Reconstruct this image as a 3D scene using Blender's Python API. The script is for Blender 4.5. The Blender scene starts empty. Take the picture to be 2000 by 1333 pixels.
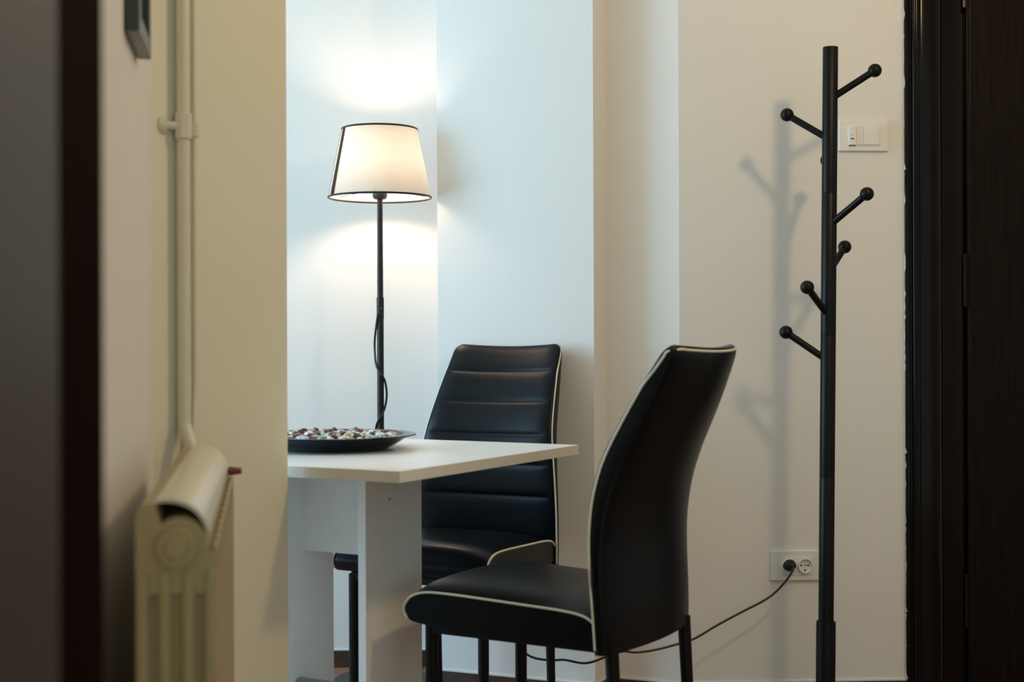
import bpy, bmesh, math, random
from mathutils import Vector, Matrix
random.seed(7)
sc = bpy.context.scene
COL = sc.collection

# ------------------------------------------------------------------ camera, world, lights, exposure
CAM_H = 0.98
cam_d = bpy.data.cameras.new('camera'); cam = bpy.data.objects.new('camera', cam_d); COL.objects.link(cam)
cam_d.sensor_width = 36.0; cam_d.lens = 50.0
r_ = 0.00375                                    # the photographer held the camera a hair out of level
cam.matrix_world = Matrix(((1, r_, 0, 0), (0, 0, -1, 0), (-r_, 1, 0, CAM_H), (0, 0, 0, 1)))
cam_d.clip_start = 0.05
cam_d.dof.use_dof = True; cam_d.dof.focus_distance = 3.85; cam_d.dof.aperture_fstop = 4.5
cam_d.dof.aperture_blades = 0
sc.camera = cam

world = bpy.data.worlds.new('world'); sc.world = world; world.use_nodes = True
bg = world.node_tree.nodes['Background']
bg.inputs[0].default_value = (0.75, 0.95, 0.88, 1); bg.inputs[1].default_value = 0.72

def light(name, kind, loc, energy, color, **kw):
    d = bpy.data.lights.new(name, kind); d.energy = energy; d.color = color
    for k, v in kw.items(): setattr(d, k, v)
    o = bpy.data.objects.new(name, d); COL.objects.link(o); o.location = loc
    return o
# warm ceiling lamp, to the right of the frame
light('ceiling_lamp_light', 'POINT', (1.19, 2.294, 2.25), 29.5, (1.0, 0.73, 0.40), shadow_soft_size=0.075)
# cool daylight from the window in the left end of the alcove
w = light('window_daylight', 'AREA', (-3.18, 3.20, 1.60), 82, (0.45, 0.73, 1.0), shape='RECTANGLE', size=1.10, size_y=1.9)
w.rotation_euler = (math.radians(90), 0, math.radians(-90))

sc.view_settings.view_transform = 'Standard'; sc.view_settings.look = 'None'
sc.view_settings.exposure = 0.0; sc.view_settings.gamma = 1.0; sc.view_settings.use_curve_mapping = False
sc.cycles.max_bounces = 8; sc.cycles.caustics_reflective = False; sc.cycles.caustics_refractive = False

# ------------------------------------------------------------------ materials
def new_mat(name):
    m = bpy.data.materials.new(name); m.use_nodes = True
    return m, m.node_tree, m.node_tree.nodes['Principled BSDF']
def mat(name, col, rough=0.5, metal=0.0, spec=0.5, bump=None, var=None, coat=0.0, stretch=None):
    """bump=(scale, strength); var=(scale, second colour, amount)"""
    m, nt, b = new_mat(name)
    b.inputs['Base Color'].default_value = (*col, 1); b.inputs['Roughness'].default_value = rough
    b.inputs['Metallic'].default_value = metal; b.inputs['Specular IOR Level'].default_value = spec
    b.inputs['Coat Weight'].default_value = coat
    tc = nt.nodes.new('ShaderNodeTexCoord'); mp = nt.nodes.new('ShaderNodeMapping')
    nt.links.new(tc.outputs['Object'], mp.inputs[0])
    if stretch: mp.inputs['Scale'].default_value = stretch
    n = nt.nodes.new('ShaderNodeTexNoise'); nt.links.new(mp.outputs[0], n.inputs['Vector'])
    n.inputs['Scale'].default_value = (var or bump or (20,))[0]; n.inputs['Detail'].default_value = 5
    mix = nt.nodes.new('ShaderNodeMix'); mix.data_type = 'RGBA'
    c2 = var[1] if var else tuple(c * 0.94 for c in col); amt = var[2] if var else 0.5
    mix.inputs['A'].default_value = (*col, 1); mix.inputs['B'].default_value = (*c2, 1)
    mr = nt.nodes.new('ShaderNodeMapRange'); mr.inputs['From Min'].default_value = 0.35; mr.inputs['From Max'].default_value = 0.65
    mr.inputs['To Max'].default_value = amt
    nt.links.new(n.outputs['Fac'], mr.inputs['Value']); nt.links.new(mr.outputs[0], mix.inputs['Factor'])
    nt.links.new(mix.outputs['Result'], b.inputs['Base Color'])
    if bump:
        n2 = nt.nodes.new('ShaderNodeTexNoise'); nt.links.new(mp.outputs[0], n2.inputs['Vector'])
        n2.inputs['Scale'].default_value = bump[0]; n2.inputs['Detail'].default_value = 3
        bp = nt.nodes.new('ShaderNodeBump'); bp.inputs['Strength'].default_value = bump[1]; bp.inputs['Distance'].default_value = 0.002
        nt.links.new(n2.outputs['Fac'], bp.inputs['Height']); nt.links.new(bp.outputs[0], b.inputs['Normal'])
    return m
PAINT = mat('wall_paint', (0.80, 0.775, 0.745), 0.75, spec=0.25, bump=(160, 0.12), var=(3, (0.78, 0.755, 0.72), 0.5))
CEIL = mat('ceiling_paint', (0.8, 0.79, 0.77), 0.9)
CREAM = mat('cream_wall_paint', (0.80, 0.765, 0.64), 0.75, spec=0.25, bump=(160, 0.12), var=(3, (0.775, 0.74, 0.61), 0.5))
PLASTER = mat('caulk', (0.82, 0.80, 0.75), 0.7)
SKIRT = mat('skirting_wood', (0.060, 0.030, 0.017), 0.45, var=(9, (0.035, 0.018, 0.010), 0.8), stretch=(1, 1, 8))
CASEDARK = mat('dark_varnished_casing', (0.0065, 0.0032, 0.0022), 0.13, spec=0.16, var=(14, (0.004, 0.002, 0.0015), 0.8), stretch=(9, 9, 0.5))
DARKWOOD = mat('dark_door_wood', (0.012, 0.0060, 0.0028), 0.36, spec=0.10, bump=(30, 0.25), var=(14, (0.004, 0.002, 0.0015), 0.8), stretch=(9, 9, 0.5))
JAMBWOOD = mat('glossy_dark_jamb', (0.030, 0.016, 0.011), 0.36, spec=1.0)
CASEWOOD = mat('dark_red_casing_wood', (0.012, 0.0035, 0.002), 0.6, spec=0.02, bump=(22, 0.05), var=(10, (0.008, 0.002, 0.0015), 0.8), stretch=(9, 9, 0.5))
LEATHER = mat('black_leatherette', (0.0020, 0.0036, 0.0052), 0.30, spec=0.16, bump=(420, 0.16))
LEATHER_S = mat('black_leatherette_side', (0.012, 0.012, 0.011), 0.50, spec=0.3, bump=(420, 0.16))
PIPING = mat('cream_piping', (0.74, 0.70, 0.56), 0.5)
BLACKMETAL = mat('black_powder_coat', (0.0045, 0.0045, 0.0045), 0.40, spec=0.18)
LAMPMETAL = mat('dark_lamp_metal', (0.014, 0.012, 0.010), 0.35, spec=0.3)
WHITELAM = mat('white_laminate', (0.90, 0.90, 0.89), 0.32, spec=0.3)
EDGELAM = mat('white_edge_band', (0.78, 0.76, 0.70), 0.45)
GREYMETAL = mat('grey_tube', (0.30, 0.34, 0.34), 0.4, metal=0.3)
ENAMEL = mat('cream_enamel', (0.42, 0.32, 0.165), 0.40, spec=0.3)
ENAMEL2 = mat('pipe_enamel', (0.74, 0.69, 0.56), 0.4)
REDCAP = mat('red_cap', (0.22, 0.035, 0.02), 0.5)
WHITEPL = mat('white_plastic', (0.80, 0.79, 0.76), 0.32)
GREYPL = mat('grey_recess', (0.42, 0.41, 0.38), 0.5)
BLACKPL = mat('black_plastic', (0.010, 0.010, 0.010), 0.4)
SILVER = mat('brass_hinge', (0.10, 0.075, 0.045), 0.35, metal=0.8)
PLATE = mat('navy_glaze', (0.005, 0.007, 0.013), 0.16, spec=0.3)
FRAMEM = mat('grey_frame', (0.05, 0.06, 0.055), 0.3, metal=0.2)
PICT = mat('picture_glass', (0.16, 0.18, 0.15), 0.3, var=(6, (0.10, 0.13, 0.10), 1.0))
RIBBON = None

def floor_mat():
    m, nt, b = new_mat('parquet')
    tc = nt.nodes.new('ShaderNodeTexCoord'); mp = nt.nodes.new('ShaderNodeMapping'); nt.links.new(tc.outputs['Object'], mp.inputs[0])
    mp.inputs['Rotation'].default_value = (0, 0, math.radians(90))
    br = nt.nodes.new('ShaderNodeTexBrick'); nt.links.new(mp.outputs[0], br.inputs['Vector'])
    br.inputs['Scale'].default_value = 1.0; br.inputs['Brick Width'].default_value = 0.6; br.inputs['Row Height'].default_value = 0.09
    br.inputs['Mortar Size'].default_value = 0.0015
    br.inputs['Color1'].default_value = (0.36, 0.18, 0.11, 1); br.inputs['Color2'].default_value = (0.28, 0.13, 0.08, 1)
    br.inputs['Mortar'].default_value = (0.04, 0.02, 0.012, 1)
    nt.links.new(br.outputs['Color'], b.inputs['Base Color']); b.inputs['Roughness'].default_value = 0.32
    return m
FLOOR = floor_mat()

def shade_mat(name, col, trans, dcol=None):
    m = bpy.data.materials.new(name); m.use_nodes = True; nt = m.node_tree; nt.nodes.clear()
    out = nt.nodes.new('ShaderNodeOutputMaterial'); d = nt.nodes.new('ShaderNodeBsdfDiffuse'); t = nt.nodes.new('ShaderNodeBsdfTranslucent')
    mx = nt.nodes.new('ShaderNodeMixShader'); mx.inputs[0].default_value = trans
    tc = nt.nodes.new('ShaderNodeTexCoord'); n = nt.nodes.new('ShaderNodeTexNoise'); n.inputs['Scale'].default_value = 260
    nt.links.new(tc.outputs['Object'], n.inputs['Vector'])
    mix = nt.nodes.new('ShaderNodeMix'); mix.data_type = 'RGBA'
    mix.inputs['A'].default_value = (*[c * 0.86 for c in col], 1); mix.inputs['B'].default_value = (*col, 1)
    nt.links.new(n.outputs['Fac'], mix.inputs['Factor'])
    if dcol: d.inputs[0].default_value = (*dcol, 1)
    else: nt.links.new(mix.outputs['Result'], d.inputs[0])
    nt.links.new(mix.outputs['Result'], t.inputs[0])
    nt.links.new(d.outputs[0], mx.inputs[1]); nt.links.new(t.outputs[0], mx.inputs[2]); nt.links.new(mx.outputs[0], out.inputs[0])
    return m
FABRIC = shade_mat('cream_shade_fabric', (0.16, 0.158, 0.152), 0.5, (0.80, 0.77, 0.70))
RIBBON = shade_mat('brown_ribbon', (0.10, 0.07, 0.05), 0.35)
def emit_mat(name, col, s):
    m = bpy.data.materials.new(name); m.use_nodes = True; nt = m.node_tree; nt.nodes.clear()
    out = nt.nodes.new('ShaderNodeOutputMaterial'); e = nt.nodes.new('ShaderNodeEmission')
    e.inputs[0].default_value = (*col, 1); e.inputs[1].default_value = s; nt.links.new(e.outputs[0], out.inputs[0]); return m
BULB = emit_mat('lit_bulb', (1.0, 0.75, 0.53), 145)

# ------------------------------------------------------------------ mesh helpers
BEV = set()
def obj(name, bm, m, parent=None, smooth=True, angle=35, loc=None, rotz=None):
    bmesh.ops.recalc_face_normals(bm, faces=bm.faces)
    bev = id(bm) in BEV; BEV.discard(id(bm))
    me = bpy.data.meshes.new(name); bm.to_mesh(me); bm.free()
    me.materials.append(m)
    if smooth:
        me.polygons.foreach_set('use_smooth', [True] * len(me.polygons))
        me.set_sharp_from_angle(angle=math.radians(angle))
    o = bpy.data.objects.new(name, me); COL.objects.link(o)
    if bev and smooth: o.modifiers.new('weighted_normals', 'WEIGHTED_NORMAL').keep_sharp = True
    if parent: o.parent = parent
    if loc is not None: o.location = loc
    if rotz is not None: o.rotation_euler = (0, 0, rotz)
    return o
def thing(name, label, cat, loc=(0, 0, 0), rotz=0, group=None):
    o = bpy.data.objects.new(name, None); o.empty_display_size = 0.1; COL.objects.link(o)
    o.location = loc; o.rotation_euler = (0, 0, rotz); o['label'] = label; o['category'] = cat
    if group: o['group'] = group
    return o
def struct(name, bm, m, parent=None, smooth=False, **kw):
    o = obj(name, bm, m, parent, smooth, **kw)
    if parent is None: o['kind'] = 'structure'
    return o
def box(bm, x0, x1, y0, y1, z0, z1, bev=0.0, seg=2):
    ret = bmesh.ops.create_cube(bm, size=1)
    vs = ret['verts']
    for v in vs:
        v.co = Vector((x0 + (v.co.x + .5) * (x1 - x0), y0 + (v.co.y + .5) * (y1 - y0), z0 + (v.co.z + .5) * (z1 - z0)))
    if bev > 0:
        BEV.add(id(bm))
        es = list({e for v in vs for e in v.link_edges})
        bmesh.ops.bevel(bm, geom=es, offset=bev, segments=seg, affect='EDGES', profile=0.5)
    return bm
def prism(bm, pts, z0, z1):
    a = [bm.verts.new((x, y, z0)) for x, y in pts]; b = [bm.verts.new((x, y, z1)) for x, y in pts]
    n = len(pts)
    bm.faces.new(a[::-1]); bm.faces.new(b)
    for i in range(n): bm.faces.new((a[i], a[(i + 1) % n], b[(i + 1) % n], b[i]))
    return bm
def catmull(pts, n=8, closed=False):
    P = [Vector(p) for p in pts]; out = []; N = len(P)
    rng = range(N) if closed else range(N - 1)
    for i in rng:
        if closed: p0, p1, p2, p3 = P[(i - 1) % N], P[i], P[(i + 1) % N], P[(i + 2) % N]
        else: p0, p1, p2, p3 = P[max(i - 1, 0)], P[i], P[i + 1], P[min(i + 2, N - 1)]
        for k in range(n):
            t = k / n
            out.append(0.5 * ((2 * p1) + (p2 - p0) * t + (2 * p0 - 5 * p1 + 4 * p2 - p3) * t * t + (3 * p1 - p0 - 3 * p2 + p3) * t ** 3))
    if not closed: out.append(P[-1])
    return out
def tube(bm, pts, r, seg=12, closed=False, caps=True, sx=1.0):
    """r a number or a list; sx squashes the section in its second axis"""
    P = [Vector(p) for p in pts]; N = len(P); R = r if isinstance(r, (list, tuple)) else [r] * N
    rings = []; prev = None
    for i in range(N):
        if closed: d = P[(i + 1) % N] - P[(i - 1) % N]
        else: d = P[min(i + 1, N - 1)] - P[max(i - 1, 0)]
        d.normalize()
        if prev is None:
            a = Vector((0, 0, 1)) if abs(d.z) < 0.9 else Vector((1, 0, 0))
            u = d.cross(a).normalized()
        else: u = (prev - d * prev.dot(d)).normalized()
        prev = u; v = d.cross(u)
        rings.append([bm.verts.new(P[i] + u * math.cos(2 * math.pi * k / seg) * R[i] + v * math.sin(2 * math.pi * k / seg) * R[i] * sx) for k in range(seg)])
    for i in range(N if closed else N - 1):
        a, b = rings[i], rings[(i + 1) % N]
        for k in range(seg): bm.faces.new((a[k], a[(k + 1) % seg], b[(k + 1) % seg], b[k]))
    if caps and not closed: bm.faces.new(rings[0][::-1]); bm.faces.new(rings[-1])
    return bm
def lathe(bm, prof, seg=48, c=(0, 0), cap=True):
    rings = []
    for r, z in prof:
        rings.append([bm.verts.new((c[0] + max(r, 1e-5) * math.cos(2 * math.pi * k / seg), c[1] + max(r, 1e-5) * math.sin(2 * math.pi * k / seg), z)) for k in range(seg)])
    for a, b in zip(rings, rings[1:]):
        for k in range(seg): bm.faces.new((a[k], a[(k + 1) % seg], b[(k + 1) % seg], b[k]))
    if cap: bm.faces.new(rings[0][::-1]); bm.faces.new(rings[-1])
    return bm
def sphere(bm, c, r, seg=24, rings=14, scale=(1, 1, 1)):
    ret = bmesh.ops.create_uvsphere(bm, u_segments=seg, v_segments=rings, radius=r)
    for v in ret['verts']: v.co = Vector((v.co.x * scale[0] + c[0], v.co.y * scale[1] + c[1], v.co.z * scale[2] + c[2]))
    return bm
def lerp_table(tab, x):
    if x <= tab[0][0]: return tab[0][1]
    for (a, va), (b, vb) in zip(tab, tab[1:]):
        if x <= b:
            t = (x - a) / (b - a); return va + (vb - va) * t
    return tab[-1][1]
def smooth_table(tab, n=10):
    return [(p.x, p.y) for p in catmull([(a, b, 0) for a, b in tab], n)]
B = bmesh.new

# ------------------------------------------------------------------ the setting
H = 2.75
u2 = Vector((-0.875, 0.485)); v2 = Vector((0.485, 0.875))        # the table's own axes; the stub wall shares them
A2 = Vector((-0.2003, 2.518))                                    # table's front corner
F2 = Vector((-0.4145, 2.622))                                    # outer corner of the stub wall
I2 = Vector((-0.5840, 2.316))                                    # inner corner by the pipes
LW = lambda d: -0.1796 - 0.1746 * d                              # left wall: x at depth d
K1 = (-0.2098, 4.021); K2 = (0.2211, 3.839); K3 = (0.2600, 3.928); C4 = (0.4530, 3.849)
RW = lambda x: 3.849 + 0.054 * (x - 0.453)                       # right-hand back wall

struct('floor', box(B(), -3.4, 3.2, -0.6, 4.6, -0.1, 0.0), FLOOR)
struct('ceiling', box(B(), -3.4, 3.2, -0.6, 4.6, H, H + 0.1), CEIL)
struct('wall_back', prism(B(), [(-3.3, 4.269), (-0.105, 4.285), (-0.105, 4.5), (-3.3, 4.5)], 0, H), PAINT)
struct('wall_pier', prism(B(), [K1, K2, K3, (0.30, 4.5), (-0.104, 4.5), (-0.104, 4.26)], 0, H), PAINT)
struct('wall_corner', prism(B(), [K3, C4, (C4[0], 4.5), (0.301, 4.5)], 0, H), PAINT)
DX0 = 1.088
struct('wall_right', prism(B(), [C4, (DX0, RW(DX0)), (DX0, 4.5), (C4[0] + .001, 4.5)], 0, H), PAINT)
bm = B(); prism(bm, [(DX0, RW(DX0)), (2.25, RW(2.25)), (2.25, 4.5), (DX0, 4.5)], 2.12, H); prism(bm, [(2.25, RW(2.25)), (3.2, RW(3.2)), (3.2, 4.5), (2.25, 4.5)], 0, H)
struct('wall_front', bm, PAINT)
struct('wall_side', box(B(), 3.1, 3.2, -0.6, RW(3.1), 0, H), PAINT)
# left wall and stub wall
bk = Vector((-1, 0.08)).normalized()
struct('wall_left', prism(B(), [(LW(0.90), 0.90), tuple(I2), (-1.2, 2.45), (-1.2, 0.90)], 0, H), PAINT)
struct('wall_stub', prism(B(), [tuple(I2), tuple(F2), (-3.3, F2.y + 0.04), (-3.3, 2.3), (-1.2, 2.3)], 0, H), CREAM)
bm = B(); wy0, wy1, wz0, wz1 = 2.68, 3.78, 0.62, 2.58
box(bm, -3.35, -3.22, 2.3, wy0, 0, H); box(bm, -3.35, -3.22, wy1, 4.35, 0, H); box(bm, -3.35, -3.22, wy0, wy1, 0, wz0); box(bm, -3.35, -3.22, wy0, wy1, wz1, H)
struct('wall_window', bm, PAINT)
bm = B()
for y0, y1, z0, z1 in ((wy0, wy0 + .05, wz0, wz1), (wy1 - .05, wy1, wz0, wz1), (wy0 + .05, wy1 - .05, wz0, wz0 + .05), (wy0 + .05, wy1 - .05, wz1 - .05, wz1)): box(bm, -3.30, -3.23, y0, y1, z0, z1)
struct('window_1', bm, WHITEPL)

def skirt(name, pts, side=1.0, h=0.05, t=0.009):
    """dark skirting board with its pale bead of caulk along a wall line"""
    P = [Vector(p) for p in pts]; bm = B(); bm2 = B()
    for a, b in zip(P, P[1:]):
        d = (b - a).normalized(); n = Vector((d.y, -d.x)) * side
        prism(bm, [tuple(a + n * -0.002), tuple(b + n * -0.002), tuple(b + n * t), tuple(a + n * t)], 0, h)
        prism(bm2, [tuple(a + n * -0.002), tuple(b + n * -0.002), tuple(b + n * 0.004), tuple(a + n * 0.004)], h, h + 0.0045)
    s = struct(name, bm, SKIRT); struct('caulk_bead', bm2, PLASTER, s)
skirt('baseboard_back', [(-3.2, 4.2695), (-0.106, 4.2848)])
skirt('baseboard_pier', [K1, K2, K3])
skirt('baseboard_corner', [K3, C4])
skirt('baseboard_right', [C4, (1.074, RW(1.074))])
skirt('baseboard_stub', [tuple(I2), tuple(F2)])

# ------------------------------------------------------------------ right-hand door and its casing
dr = bpy.data.objects.new('door_1', None); COL.objects.link(dr); dr['kind'] = 'structure'
dr.location = (1.0725, RW(1.0725), 0); dr.rotation_euler = (0, 0, math.atan(0.054))
prof = [(0, 0.0), (0, -.009), (.003, -.0115), (.009, -.0115), (.0125, -.0095), (.018, -.0095)]
prof += [(.024 + .0065 * math.cos(math.radians(a)), -.013 - .0075 * math.sin(math.radians(a))) for a in range(180, -1, -20)]
prof += [(.034, -.0135), (.038, -.016), (.044, -.0175), (.080, -.0175), (.088, -.016), (.094, -.012), (.0965, -.006), (.0965, 0.0)]
struct('casing', prism(B(), prof, 0, 2.14), CASEDARK, dr, smooth=True, angle=25)
prof = [(.0985, .03), (.0985, -.008), (.101, -.0105), (.150, -.0105), (.1555, -.008), (.1585, -.003), (.1585, .03)]
struct('jamb', prism(B(), prof, 0, 2.10), CASEDARK, dr, smooth=True, angle=25)
struct('rebate', box(B(), .150, .185, .026, .034, 0, 2.10), BLACKPL, dr)
bm = B(); box(bm, .1715, 1.02, -.006, .034, .008, 2.08, .003)
struct('door_leaf', bm, DARKWOOD, dr, smooth=True)
struct('leaf_bead', prism(B(), [(.176, -.0055), (.178, -.009), (.183, -.010), (.188, -.009), (.190, -.0055)], .01, 2.08), DARKWOOD, dr, smooth=True, angle=50)
for z0, z1 in ((.190, .337), (1.067, 1.215), (1.885, 2.033)):
    bm = B(); zm = (z0 + z1) / 2
    lathe(bm, [(.003, z0), (.0052, z0 + .003), (.0052, zm - .001), (.0042, zm - .001), (.0042, zm + .001), (.0052, zm + .001), (.0052, z1 - .003), (.003, z1)], 16, (.1655, -.006))
    struct('hinge', bm, SILVER if z0 > 1.5 else BLACKMETAL, dr, smooth=True)
# ragged edge of wall paint along the casing, toned duller than the walls
bm = B(); rng = random.Random(3); zz = 0.0; L = []; 
while zz < 2.12: L.append((zz, 0.0010 + (rng.random() ** 8) * 0.007)); zz += rng.uniform(0.004, 0.02)
va = [bm.verts.new((-.004, -.001, z)) for z, k in L]; vb = [bm.verts.new((-.0015 + k * .35, -.0015 - k * 1.5, z)) for z, k in L]; vc = [bm.verts.new((.001, -.001, z)) for z, k in L]
for i in range(len(L) - 1):
    bm.faces.new((va[i], va[i + 1], vb[i + 1], vb[i])); bm.faces.new((vb[i], vb[i + 1], vc[i + 1], vc[i]))
struct('paint_edge', bm, mat('dull_paint_edge', (0.52, 0.49, 0.43), 0.8), dr)

# ------------------------------------------------------------------ near doorway on the left: dark casing, out of focus
dl = bpy.data.objects.new('door_2', None); COL.objects.link(dl); dl['kind'] = 'structure'
dl.location = (-0.2725, 0.86, 0)
struct('jamb', box(B(), -.05, 0, -.62, -.004, 0, 2.15, .001), JAMBWOOD, dl, smooth=True)
struct('casing', prism(B(), [(-.145, -.004), (0, -.004), (.0075, .062), (.006, .066), (-.145, .066)], 0, 2.2), CASEWOOD, dl)

# ------------------------------------------------------------------ radiator along the left wall
ang_l = math.atan2(0.1746, 1.0)
rad = thing('radiator', 'cream column radiator with curved top cover along the left wall', 'radiator', (-0.3360, 1.42, 0), ang_l)
N_SEC = 13; SP = 0.0605
sec_me = None
def section_bm():
    bm = B()
    for cx in (-.0335, -.0115, .0115, .0335):
        box(bm, cx - .0068, cx + .0068, -.0005, .0605, .14, .752, .0055, 3)
    box(bm, -.036, .036, .010, .050, .15, .74)
    def plate(pts):
        a = [bm.verts.new((x, .004, z)) for x, z in pts]; b = [bm.verts.new((x, .057, z)) for x, z in pts]
        bm.faces.new(a); bm.faces.new(b[::-1])
        for i in range(len(pts)): bm.faces.new((a[i], a[(i + 1) % len(pts)], b[(i + 1) % len(pts)], b[i]))
    arc = [(.002 + .030 * math.cos(math.radians(q)), .770 + .034 * math.sin(math.radians(q))) for q in range(125, -1, -12)]
    plate([(-.0400, .728), (-.0402, .803), (-.0385, .812), (-.034, .818), (-.026, .8195), (-.021, .8175), (-.0195, .812)] + arc + [(.0400, .762), (.0400, .728)])
    plate([(.0400, .145), (.0385, .125), (.03, .112), (-.03, .112), (-.0385, .125), (-.0400, .145)])
    box(bm, .034, .0400, .010, .051, .72, .775, .002, 1)
    return bm
first = None
for i in range(N_SEC):
    if first is None:
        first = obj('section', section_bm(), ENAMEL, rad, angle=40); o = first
    else:
        o = first.copy(); COL.objects.link(o); o.parent = rad
    o.location = (0, i * SP, 0)
bm = B(); prof = [(-.0215, .8205), (-.010, .8225), (.004, .8205), (.018, .8135), (.0275, .8015), (.0325, .7885)]
prof = [(p.x, p.y) for p in catmull([(a, b, 0) for a, b in prof], 5)]
inn = [(x - .0018, z - .0035) for x, z in prof]
loop = prof + inn[::-1]
a = [bm.verts.new((x, .012, z)) for x, z in loop]; b = [bm.verts.new((x, N_SEC * SP - .005, z)) for x, z in loop]
n = len(loop)
for i in range(n): bm.faces.new((a[i], a[(i + 1) % n], b[(i + 1) % n], b[i]))
for i in range(len(prof) - 1):
    for q in (a, b): bm.faces.new((q[i], q[i + 1], q[n - 2 - i], q[n - 1 - i]))
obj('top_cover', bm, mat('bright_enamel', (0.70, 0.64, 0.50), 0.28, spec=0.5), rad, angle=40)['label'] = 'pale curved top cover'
bm = B(); tube(bm, [(0, -.006, .775), (0, .006, .775)], [.019, .0205], 28); tube(bm, [(0, -.012, .775), (0, -.005, .775)], [.010, .012], 8)
obj('end_plug', bm, ENAMEL, rad)
bm = B(); tube(bm, [(0, N_SEC * SP, .775), (0, N_SEC * SP + .03, .775), ], .012, 14); tube(bm, [(.0, N_SEC * SP + .022, .775), (.028, N_SEC * SP + .022, .775)], .0075, 12)
obj('valve', bm, ENAMEL2, rad)
bm = B(); tube(bm, [(.026, N_SEC * SP + .02, .7785), (.038, N_SEC * SP + .02, .7785), (.052, N_SEC * SP + .02, .7785)], [.0075, .0065, .0045], 12)
obj('valve_cap', bm, REDCAP, rad)['label'] = 'red brown cap at the far end'
for yy in (.03, (N_SEC - 1) * SP + .03):
    for cx in (-.03, .03):
        bm = B(); tube(bm, [(cx, yy, 0), (cx, yy, .11)], [.014, .010], 10); obj('foot', bm, ENAMEL, rad)

# heating pipes beside the inner corner
pt = lambda k, off: F2 - v2 * k + Vector((0.875, -0.485)) * off    # along the stub wall's face, off = distance in front
p1 = pt(.2950, .0165)
pipe = thing('heating_pipe', 'thick cream heating pipe with a valve, running down beside the wall corner', 'pipe', (p1.x, p1.y, 0))
obj('pipe', tube(B(), catmull([(0, 0, H), (0, 0, 1.4), (0, 0, .88), (.003, -.006, .84), (.018, -.020, .80), (.022, -.03, .77)], 6), .0108, 18), ENAMEL2, pipe)
vz = CAM_H + (668 - 247) / 2778 * 2.36
bm = B(); tube(bm, [(0, 0, vz - .022), (0, 0, vz - .020), (0, 0, vz + .020), (0, 0, vz + .022)], [.012, .0145, .0145, .012], 8)
tube(bm, [(0, -.005, vz), (-.026, -.014, vz)], .0075, 12)
obj('valve_body', bm, ENAMEL2, pipe)
bm = B(); tube(bm, [(-.024, -.014, vz), (-.026, -.0147, vz), (-.036, -.018, vz), (-.040, -.0195, vz)], [.010, .0155, .0155, .011], 12)
obj('valve_knob', bm, ENAMEL2, pipe)
p2 = pt(.2600, .0085)
pipe2 = thing('thin_pipe', 'thin cream pipe clipped to the wall right of the thick heating pipe', 'pipe', (p2.x, p2.y, 0))
obj('pipe', tube(B(), [(0, 0, H), (0, 0, .93), (.0, -.02, .80)], .0048, 12), ENAMEL2, pipe2)
bm = B(); tube(bm, [(0, 0, vz - .012), (0, 0, vz + .012)], .009, 8); obj('clip', bm, ENAMEL2, pipe2)

# framed picture high on the left wall
d0, d1 = 1.84, 2.03
pf = thing('picture_frame', 'grey framed picture high on the left wall, cut off by the top of the photo', 'picture', (LW(d0), d0, 1.384), ang_l)
Lp = (d1 - d0) / math.cos(ang_l)
bm = B()
for y0, y1, z0, z1 in ((0, .026, 0, .42), (Lp - .026, Lp, 0, .42), (.026, Lp - .026, 0, .026), (.026, Lp - .026, .394, .42)): box(bm, .001, .020, y0, y1, z0, z1, .002)
obj('frame', bm, FRAMEM, pf)
obj('picture', box(B(), .002, .010, .024, Lp - .024, .024, .396), PICT, pf)

# ------------------------------------------------------------------ table
tb_ang = math.atan2(v2.y, v2.x)                                  # local +X = v (depth side), local +Y = u (away to the left)
table = thing('dining_table', 'white laminate pedestal table pushed against the end of the wall', 'table', (A2.x, A2.y, 0), tb_ang)
bm = B(); box(bm, 0, .712, 0, 1.10, .7287, .75, .0012, 2)
obj('tabletop', bm, WHITELAM, table, angle=30)
bm = B(); 
for x0, x1, y0, y1 in ((-.0006, .7126, -.0006, .0006), (-.0006, .0006, 0, 1.1), (.7114, .7126, 0, 1.1), (0, .712, 1.0994, 1.1006)): box(bm, x0, x1, y0, y1, .7292, .7492)
obj('edge_band', bm, EDGELAM, table, smooth=False)
obj('leg_panel', box(B(), .250, .458, .247, .266, .0, .7287, .0008, 1), WHITELAM, table, smooth=False)
obj('leg_panel', box(B(), .250, .458, .4785, .4975, .0, .7287, .0008, 1), WHITELAM, table, smooth=False)
obj('apron', box(B(), .347, .365, .266, .4785, .5325, .7287), WHITELAM, table, smooth=False)
obj('stretcher', tube(B(), [(.333, .266, .243), (.333, .4785, .243)], .020, 20), GREYMETAL, table)['label'] = 'grey metal tube stretcher'
obj('screw', tube(B(), [(.335, .2458, .655), (.335, .2472, .655)], .0035, 12), GREYPL, table)

# plate and what lies in it
PC = (-0.385, 3.05)
pl = obj('serving_plate', lathe(B(), [(.001, 0.0), (.112, 0.0), (.122, .003), (.140, .013), (.158, .024), (.173, .0285), (.178, .0295), (.178, .032), (.172, .0325), (.156, .028), (.142, .0250), (.128, .0240), (.1, .0240), (.001, .0240)], 72, cap=False), PLATE, angle=60)
pl.location = (PC[0], PC[1], .7502); pl['label'] = 'dark navy glazed serving plate full of pebbles on the white table'; pl['category'] = 'plate'
kinds = [('white', (0.88, 0.90, 0.92)), ('pale_blue', (0.42, 0.64, 0.86)), ('green', (0.34, 0.58, 0.36)), ('brown', (0.22, 0.08, 0.045)), ('yellow', (0.72, 0.62, 0.34)), ('dark_red', (0.09, 0.02, 0.018))]
pm = {n: mat('pebble_' + n, c, 0.12, spec=0.6, coat=0.4, var=(60, tuple(x * .6 for x in c), 0.8)) for n, c in kinds}
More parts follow.
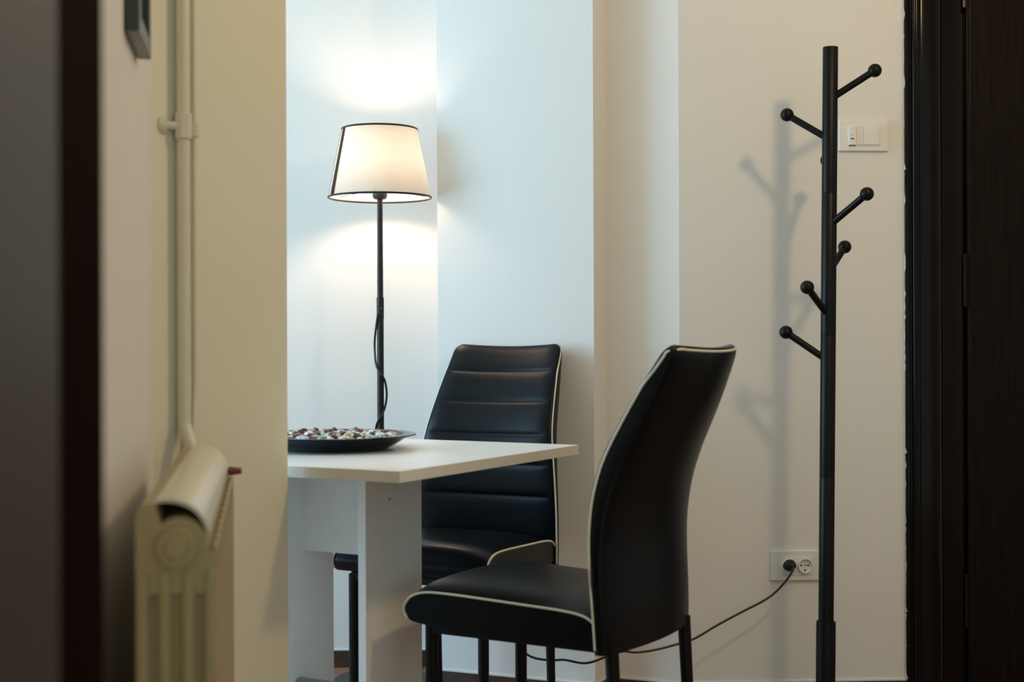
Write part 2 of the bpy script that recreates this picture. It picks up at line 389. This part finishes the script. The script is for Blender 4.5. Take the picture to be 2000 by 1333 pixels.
def pebble_bm(seed):
    rr = random.Random(seed); bm = B(); bmesh.ops.create_icosphere(bm, subdivisions=2, radius=1)
    ph = [rr.uniform(0, 6.28) for _ in range(6)]
    for v in bm.verts:
        k = 1 + .14 * math.sin(2.3 * v.co.x + ph[0]) + .12 * math.sin(2.9 * v.co.y + ph[1]) + .10 * math.sin(3.4 * v.co.z + ph[2]) + .05 * math.sin(7 * v.co.x + ph[3]) * math.sin(6 * v.co.y + ph[4])
        v.co = Vector((v.co.x * k * .0095, v.co.y * k * .0075, v.co.z * k * .0062))
    return bm
protos = {}
rng = random.Random(11); spots = []
for (zl, rmax, n) in ((.0280, .132, 200), (.0330, .118, 26)):
    tries = 0; got = []
    while len(got) < n and tries < 6000:
        tries += 1; a = rng.uniform(0, 6.283); r = rmax * math.sqrt(rng.random())
        p = (r * math.cos(a), r * math.sin(a))
        if all((p[0] - q[0]) ** 2 + (p[1] - q[1]) ** 2 > (.0150 if zl < .03 else .021) ** 2 for q in got): got.append(p)
    spots += [(x, y, zl) for x, y in got]
for i, (x, y, z) in enumerate(spots):
    k = rng.choices(range(6), (8, 5, 3, 3, 4, 1))[0]
    if z > .032: k = rng.choice((3, 5, 3, 5, 4))
    nm = kinds[k][0]; var = rng.randrange(3)
    if (nm, var) not in protos:
        o = obj('pebble', pebble_bm(k * 10 + var), pm[nm]); protos[(nm, var)] = o
    else:
        o = protos[(nm, var)].copy(); COL.objects.link(o)
    o.location = (PC[0] + x, PC[1] + y, .7502 + z)
    o.rotation_euler = (rng.uniform(-.4, .4), rng.uniform(-.4, .4), rng.uniform(0, 6.28))
    o['label'] = 'small glossy %s pebble heaped in the dark plate' % nm.replace('_', ' '); o['category'] = 'pebble'; o['group'] = '%s pebbles in the dark plate' % nm.replace('_', ' ')

# ------------------------------------------------------------------ chairs
def make_chair(label):
    """local +Y = the way it faces, origin on the floor midway between the rear legs"""
    t = thing('dining_chair', label, 'chair', group=None)
    ZT = .972
    HW = smooth_table([(.39, .199), (.46, .201), (.55, .202), (.65, .197), (.75, .184), (.85, .172), (.93, .162), (.98, .157)])
    YF = smooth_table([(.39, .026), (.46, .031), (.55, .038), (.62, .042), (.69, .040), (.76, .024), (.85, -.022), (.93, -.074), (.98, -.109)])
    YR = smooth_table([(.39, .0), (.46, .0), (.55, .003), (.62, .0), (.69, -.014), (.76, -.040), (.85, -.082), (.93, -.115), (.98, -.130)])
    seams = (.903, .823, .737, .657, .575)
    def hw(z):
        h = lerp_table(HW, z); r = .022; dz = ZT - z
        if dz < r: h -= r - math.sqrt(max(r * r - (r - dz) ** 2, 0))
        return h
    topz = lambda u: ZT - .006 * (1 - u * u)                      # the top edge dips a little in the middle
    def surf(uu, z, side):
        h = hw(z); x = uu * h; zz = .393 + (z - .393) / (ZT - .393) * (topz(uu) - .393)
        yf = lerp_table(YF, z); yr = lerp_table(YR, z); mid = (yf + yr) / 2; T = (yf - yr) / 2
        g = .55 + .45 * (1 - abs(uu) ** 9) ** .5; dz = ZT - z
        if dz < .02: g *= .25 + .75 * math.sqrt(max(1 - ((.02 - dz) / .02) ** 2, 0))
        bend = .017 * (uu * uu)                                   # sides wrap forward
        y = mid + side * T * g + bend - .006
        if side > 0:
            dd = min(abs(z - s) for s in seams)
            fade = max(0, 1 - (abs(uu) / .93) ** 12)
            y += fade * (.0022 * (1 - math.exp(-(dd / .012) ** 2)) - .0042 * math.exp(-(dd / .0028) ** 2))
        else: y -= .008 * (1 - uu * uu)
        return Vector((x, y, zz))
    us = [k / 22 for k in range(-22, 23)]
    us = [math.copysign(1 - (1 - abs(q)) ** 1.5, q) for q in us]
    zs = [.393 + i * (.95 - .393) / 130 for i in range(131)] + [.955, .959, .963, .966, .9685, .9705, .9718]
    bm = B(); G = {}
    for s in (1, -1):
        for i, z in enumerate(zs):
            for j, uu in enumerate(us):
                G[s, i, j] = bm.verts.new(surf(uu, z, s))
        for i in range(len(zs) - 1):
            for j in range(len(us) - 1): bm.faces.new((G[s, i, j], G[s, i, j + 1], G[s, i + 1, j + 1], G[s, i + 1, j]))
    for i in range(len(zs) - 1):
        for j in (0, len(us) - 1): bm.faces.new((G[1, i, j], G[1, i + 1, j], G[-1, i + 1, j], G[-1, i, j]))
    for j in range(len(us) - 1):
        for i in (0, len(zs) - 1): bm.faces.new((G[1, i, j], G[1, i, j + 1], G[-1, i, j + 1], G[-1, i, j]))
    back = obj('backrest', bm, LEATHER, t, angle=75)
    # cream piping round the rim, on the side seams and across the top
    path = []
    zs2 = [.402 + i * (.945 - .402) / 24 for i in range(25)] + [.953, .959]
    def rim(sg, z):
        k = max(0, min(1, (z - .90) / .06)); p = surf(sg * 1.0, z, 1).lerp(surf(sg * 1.0, z, -1), .06 + .5 * k)
        return Vector((p.x + sg * .0006, p.y, p.z))
    path = [rim(-1, z) for z in zs2]
    for k in range(-9, 10):
        uu = k / 10; p = surf(uu, ZT - .0075, -1); path.append(Vector((p.x, p.y - .0006, p.z)))
    path += [rim(1, z) for z in reversed(zs2)]
    obj('back_piping', tube(B(), catmull(path, 2), .0025, 8), PIPING, t)['label'] = 'cream piping'
    # seat
    prof = [(.030, .410), (.026, .428), (.033, .447), (.055, .462), (.10, .469), (.18, .473), (.27, .477), (.35, .480), (.405, .479), (.436, .470), (.452, .455), (.456, .440), (.448, .425), (.428, .417), (.33, .407), (.18, .406), (.08, .406)]
    P = [(p.x, p.y) for p in catmull([(a, b, 0) for a, b in prof], 4, closed=True)]
    n = len(P); bm = B(); rings = []; cy = .24; cz = .437
    def swid(y): return .196 + .014 * min(max((y - .03) / .42, 0), 1)
    us2 = [-1, -.985, -.96, -.92, -.86, -.75, -.6, -.4, -.2, 0, .2, .4, .6, .75, .86, .92, .96, .985, 1]
    for uu in us2:
        ring = []
        e = (1 - abs(uu) ** 14) ** .5                            # edge rounding
        for y, z in P:
            k = 1 - .012 * (1 - e)
            crown = .021 * (1 - uu ** 4) * max(0, min(1, (z - .455) / .015)) 
            yy = cy + (y - cy) * k; zz = cz + (z - cz) * (1 - .05 * (1 - e)) + crown
            ring.append(bm.verts.new((uu * swid(y), yy, zz)))
        rings.append(ring)
    for a, b in zip(rings, rings[1:]):
        for k in range(n): bm.faces.new((a[k], a[(k + 1) % n], b[(k + 1) % n], b[k]))
    bm.faces.new(rings[0][::-1]); bm.faces.new(rings[-1])
    obj('seat', bm, LEATHER, t, angle=50)
    for sg in (-1, 1):
        pp = [(sg * (swid(y) + .0003), cy + (y - cy) * 1.0, z + .0008) for y, z in prof[:13]]
        obj('seat_piping', tube(B(), catmull(pp, 5), .0026, 8), PIPING, t)['label'] = 'cream piping'
    # frame and legs
    WL = .178
    bm = B()
    for sg in (-1, 1): box(bm, sg * WL - .010, sg * WL + .010, 0.012, .41, .395, .4125, .002)
    box(bm, -.160, .160, .004, .022, .395, .4125, .002); box(bm, -WL, WL, .400, .420, .395, .4125, .002)
    obj('seat_frame', bm, BLACKMETAL, t, angle=40)
    for sg in (-1, 1):
        for y, dy in ((.012, -.02), (.41, .0)):
            WL = .168 if y < .1 else .178
            l = obj('leg', tube(B(), [(sg * WL, y, .408), (sg * WL, y, .396), (sg * WL, y + dy, .012)], [.0135, .0135, .0105 if dy else .0125], 16), BLACKMETAL, t)
            obj('foot_cap', lathe(B(), [(.012, 0), (.0135, .002), (.0135, .014), (.012, .016)], 16, (sg * WL, y + dy)), BLACKPL, l)
    return t
def copy_tree(o, parent=None):
    c = o.copy(); COL.objects.link(c)
    if parent: c.parent = parent
    for ch in [x for x in bpy.data.objects if x.parent == o]: copy_tree(ch, c)
    return c
G_CH = 'black dining chairs at the table'
near = make_chair('black leatherette chair nearest the camera, seen from behind with its back to the right wall')
near['group'] = G_CH
far = copy_tree(near); far['label'] = 'black leatherette chair with ribbed back facing the camera, standing before the pale blue pier'
near.location = (0.2804, 2.805, 0); near.rotation_euler = (0, 0, math.radians(59.5))
far.location = (-0.054, 3.797, 0); far.rotation_euler = (0, 0, math.radians(154.5))
bm = B(); box(bm, -.213, -.196, .030, .0315, .520, .556, .0004, 1)
obj('care_tag', bm, BLACKPL, near, smooth=False)['label'] = 'small black fabric tag sewn into the side seam'

# ------------------------------------------------------------------ floor lamp
LX, LY = -0.3747, 4.05
lamp = thing('floor_lamp', 'lit floor lamp with cream shade and dark pole standing behind the table', 'lamp', (LX, LY, 0))
obj('base', lathe(B(), [(.001, 0), (.135, 0), (.138, .004), (.138, .014), (.133, .020), (.03, .024), (.014, .030), (.012, .05), (.001, .05)], 56, cap=False), LAMPMETAL, lamp)
bm = B(); tube(bm, [(0, 0, .04), (.0, 0, 1.06), (.0, 0, 1.0605)], [.0098, .0098, .0098], 20)
lp = obj('pole', bm, LAMPMETAL, lamp)
bm = B(); tube(bm, [(0, 0, 1.06), (0, 0, 1.10), (0, 0, 1.385)], [.0092, .0088, .0078], 20)
obj('upper_pole', bm, LAMPMETAL, lamp)
obj('joint_sleeve', tube(B(), [(0, 0, 1.045), (0, 0, 1.105)], .0106, 20), LAMPMETAL, lamp)
obj('screw', sphere(B(), (.003, -.0105, 1.073), .0032, 10, 8), SILVER, lamp)
obj('socket', lathe(B(), [(.006, 1.383), (.017, 1.386), (.021, 1.393), (.021, 1.405), (.014, 1.412), (.014, 1.44), (.001, 1.44)], 28, cap=False), BLACKPL, lamp)
sphere_b = B(); lathe(sphere_b, [(.001, 1.438), (.013, 1.44), (.016, 1.452), (.026, 1.472), (.030, 1.490), (.026, 1.510), (.014, 1.521), (.001, 1.524)], 24, cap=False)
obj('bulb', sphere_b, BULB, lamp)
RB, RT, ZB, ZTp = .1458, .1065, 1.388, 1.586
bm = B()
lathe(bm, [(RB, ZB), (RB + (RT - RB) * .33, ZB + (ZTp - ZB) * .33), (RB + (RT - RB) * .66, ZB + (ZTp - ZB) * .66), (RT, ZTp)], 96, cap=False)
obj('lamp_shade', bm, FABRIC, lamp, angle=60)
circ = lambda r, z: [(r * math.cos(2 * math.pi * k / 96), r * math.sin(2 * math.pi * k / 96), z) for k in range(96)]
obj('bottom_rim', tube(B(), circ(RB, ZB + .002), .0030, 8, closed=True), LAMPMETAL, lamp)['label'] = 'dark bottom rim of the shade'
obj('top_rim', tube(B(), circ(RT, ZTp - .002), .0030, 8, closed=True), LAMPMETAL, lamp)['label'] = 'dark top rim of the shade'
for a0, a1 in ((-157, -146), (-180, -172)):
    bm = B(); n = 8; lo = []; hi = []
    for k in range(n + 1):
        a = math.radians(a0 + (a1 - a0) * k / n); e = .0009
        lo.append(bm.verts.new(((RB + e) * math.cos(a), (RB + e) * math.sin(a), ZB))); hi.append(bm.verts.new(((RT + e) * math.cos(a), (RT + e) * math.sin(a), ZTp)))
    for k in range(n): bm.faces.new((lo[k], lo[k + 1], hi[k + 1], hi[k]))
    obj('ribbon', bm, RIBBON, lamp)['label'] = 'dark brown stripe on the shade'
bm = B()                                                          # wire carrier of the shade
for a in (30, 150, 270):
    ca, sa = math.cos(math.radians(a)), math.sin(math.radians(a)); tube(bm, [(.012 * ca, .012 * sa, 1.409), (.05 * ca, .05 * sa, 1.409), (RB * .985 * ca, RB * .985 * sa, 1.400)], .0009, 6)
obj('shade_carrier', bm, LAMPMETAL, lamp)
# cable: winds round the pole, then hangs across to the socket
D = 1 / 2778
cab = [(-.006, -.010, 1.058), (-.0145, -.004, 1.0), (-.0165, 0, .96), (-.012, -.006, .915), (0, -.0125, .89), (.012, -.006, .87), (.0175, 0, .83), (.012, -.006, .79), (0, -.0125, .765), (-.012, -.004, .74), (-.0145, 0, .70), (-.010, -.009, .65), (0, -.0125, .60), (.012, -.004, .5), (.0135, -.003, .40), (.03, -.02, .30)]
path = [Vector((LX + x, LY + y, z)) for x, y, z in cab]
# the hanging run stays a hand's breadth in front of the walls
for x, y, z in ((-.23, 3.98, .27), (-.03, 3.88, .232), (.0, 3.81, .185), (.04, 3.79, .142), (.092, 3.77, .133), (.135, 3.755, .137), (.19, 3.72, .136), (.247, 3.715, .155), (.286, 3.71, .169), (.321, 3.71, .166), (.375, 3.72, .171), (.45, 3.74, .186), (.486, 3.75, .197), (.542, 3.765, .226), (.612, 3.78, .259), (.668, 3.79, .285), (.705, 3.80, .309), (.738, 3.81, .343), (.754, 3.825, .366), (.752, 3.845, .374)):
    path.append(Vector((x, y, z)))
bm = B(); tube(bm, catmull([tuple(p - Vector((LX, LY, 0))) for p in path], 6), .0031, 8)
obj('cable', bm, BLACKPL, lamp)['label'] = 'black cable running to the wall socket'
bm = B(); q = Vector((.7485 - LX, RW(.748) - LY, .3705))
tube(bm, [tuple(q + Vector((0, .002, 0))), tuple(q + Vector((0, -.016, 0))), tuple(q + Vector((0, -.022, 0)))], [.0155, .0165, .010], 24)
box(bm, q.x - .016, q.x + .016, q.y - .03, q.y - .012, q.z - .006, q.z + .007, .003)
obj('plug', bm, BLACKPL, lamp)

# ------------------------------------------------------------------ coat rack
ztilt = 0.0115
rack = thing('coat_rack', 'tall black coat rack pole with ball-ended pegs, standing before the right wall', 'coat rack', (0.7915, 3.611, 0))
rack.rotation_euler = (0, ztilt, 0)
RZ = 1.7235
def R_(y, d=3.611): return CAM_H + (665.2 - y) / 2778 * d
obj('base', lathe(B(), [(.001, 0), (.150, 0), (.155, .004), (.155, .014), (.150, .020), (.035, .022), (.030, .028), (.001, .028)], 56, cap=False), BLACKMETAL, rack)
obj('base_sleeve', lathe(B(), [(.001, .02), (.0245, .02), (.0245, R_(1218)), (.0235, R_(1215)), (.018, R_(1215)), (.001, R_(1215))], 36, cap=False), BLACKMETAL, rack)
s = [R_(1217) - .01, R_(934), R_(657), R_(379), RZ]
for a, b in zip(s, s[1:]):
    obj('pole_section', lathe(B(), [(.001, a), (.0183, a), (.0192, a + .0012), (.0192, b - .0012), (.0185, b), (.001, b)], 36, cap=False), BLACKMETAL, rack)
pegs = [  # ball: sideways, towards the camera(-)/away(+), height; joint height
    (.108, -.020, R_(141), R_(189)), (-.100, .046, R_(226, 3.657), R_(268)), (.076, -.078, R_(381, 3.55), R_(436)),
    (.060, .085, R_(484, 3.71), R_(527)), (-.068, -.066, R_(563, 3.545), R_(612)), (-.101, .033, R_(651, 3.644), R_(700)), (.016, .103, R_(314, 3.714), R_(358))]
for bx, by, bz, jz in pegs:
    j = Vector((0, 0, jz)); b = Vector((bx, by, bz)); d = (b - j).normalized()
    h = Vector((bx, by, 0)).normalized() * .012
    peg = obj('peg', tube(B(), [tuple(j + h), tuple(b)], .0088, 18), BLACKMETAL, rack)
    obj('ball', sphere(B(), b, .0172, 28, 16), BLACKMETAL, peg)

# ------------------------------------------------------------------ switch and socket plates on the right wall
def wall_plate(name, label, cat, x, z, w, h):
    t = thing(name, label, cat, (x, RW(x), z), math.atan(0.054))
    bm = B(); box(bm, -w / 2, w / 2, -.0085, .0, -h / 2, h / 2, .003, 3)
    obj('cover_plate', bm, WHITEPL, t)
    return t
xs = (1686 - 1000) / 2778 * 3.88
sw = wall_plate('light_switch', 'cream double light switch right of the coat rack pole', 'switch', xs, CAM_H + (664.8 - 267) / 2778 * 3.878, .137, .0845)
obj('inner_frame', box(B(), -.0435, .0445, -.0105, -.008, -.0275, .0275, .001, 1), WHITEPL, sw)
obj('rocker', box(B(), -.0415, -.022, -.0145, -.010, -.026, .024, .0015, 2), WHITEPL, sw)
obj('rocker', box(B(), -.0015, .043, -.0125, -.010, -.025, .025, .0015, 2), WHITEPL, sw)
obj('blank_insert', box(B(), -.0205, -.003, -.0115, -.010, -.025, .025, .0008, 1), WHITEPL, sw)
obj('indicator', box(B(), -.0375, -.029, -.0152, -.0143, -.0105, -.0075, 0), BLACKPL, sw, smooth=False)
obj('bell_mark', box(B(), -.0355, -.0325, -.0150, -.0143, .000, .003, 0), GREYPL, sw, smooth=False)
obj('gap_line', box(B(), -.0420, -.0225, -.0108, -.0100, -.0285, -.0268, 0), BLACKPL, sw, smooth=False)
xo = (1549.5 - 1000) / 2778 * 3.878
so = wall_plate('wall_socket', 'white double wall socket low on the right wall, black plug in its left outlet', 'socket', xo, CAM_H + (665 - 1104.5) / 2778 * 3.872, .136, .082)
obj('inner_frame', box(B(), -.0405, .0465, -.0100, -.008, -.0265, .0250, .001, 1), WHITEPL, so)
for cx in (-.019, .0245):
    bm = B()
    rg = []
    for r, y in ((.0200, -.0100), (.0198, -.0172), (.0188, -.0176), (.0180, -.0170), (.0174, -.0106), (.0001, -.0106)):
        rg.append([bm.verts.new((cx + r * math.cos(2 * math.pi * k / 40), y, r * math.sin(2 * math.pi * k / 40))) for k in range(40)])
    for a, b in zip(rg, rg[1:]):
        for k in range(40): bm.faces.new((a[k], a[(k + 1) % 40], b[(k + 1) % 40], b[k]))
    ou = obj('outlet', bm, WHITEPL, so)
    bm = B()
    for hx, hz, hr in ((-.0105, .001, .0026), (0, .001, .0018), (.0085, .001, .0028), (-.0005, -.0125, .0026)):
        tube(bm, [(cx + hx, -.0104, hz), (cx + hx, -.0110, hz)], hr, 12)
    obj('pin_holes', bm, BLACKPL, ou)
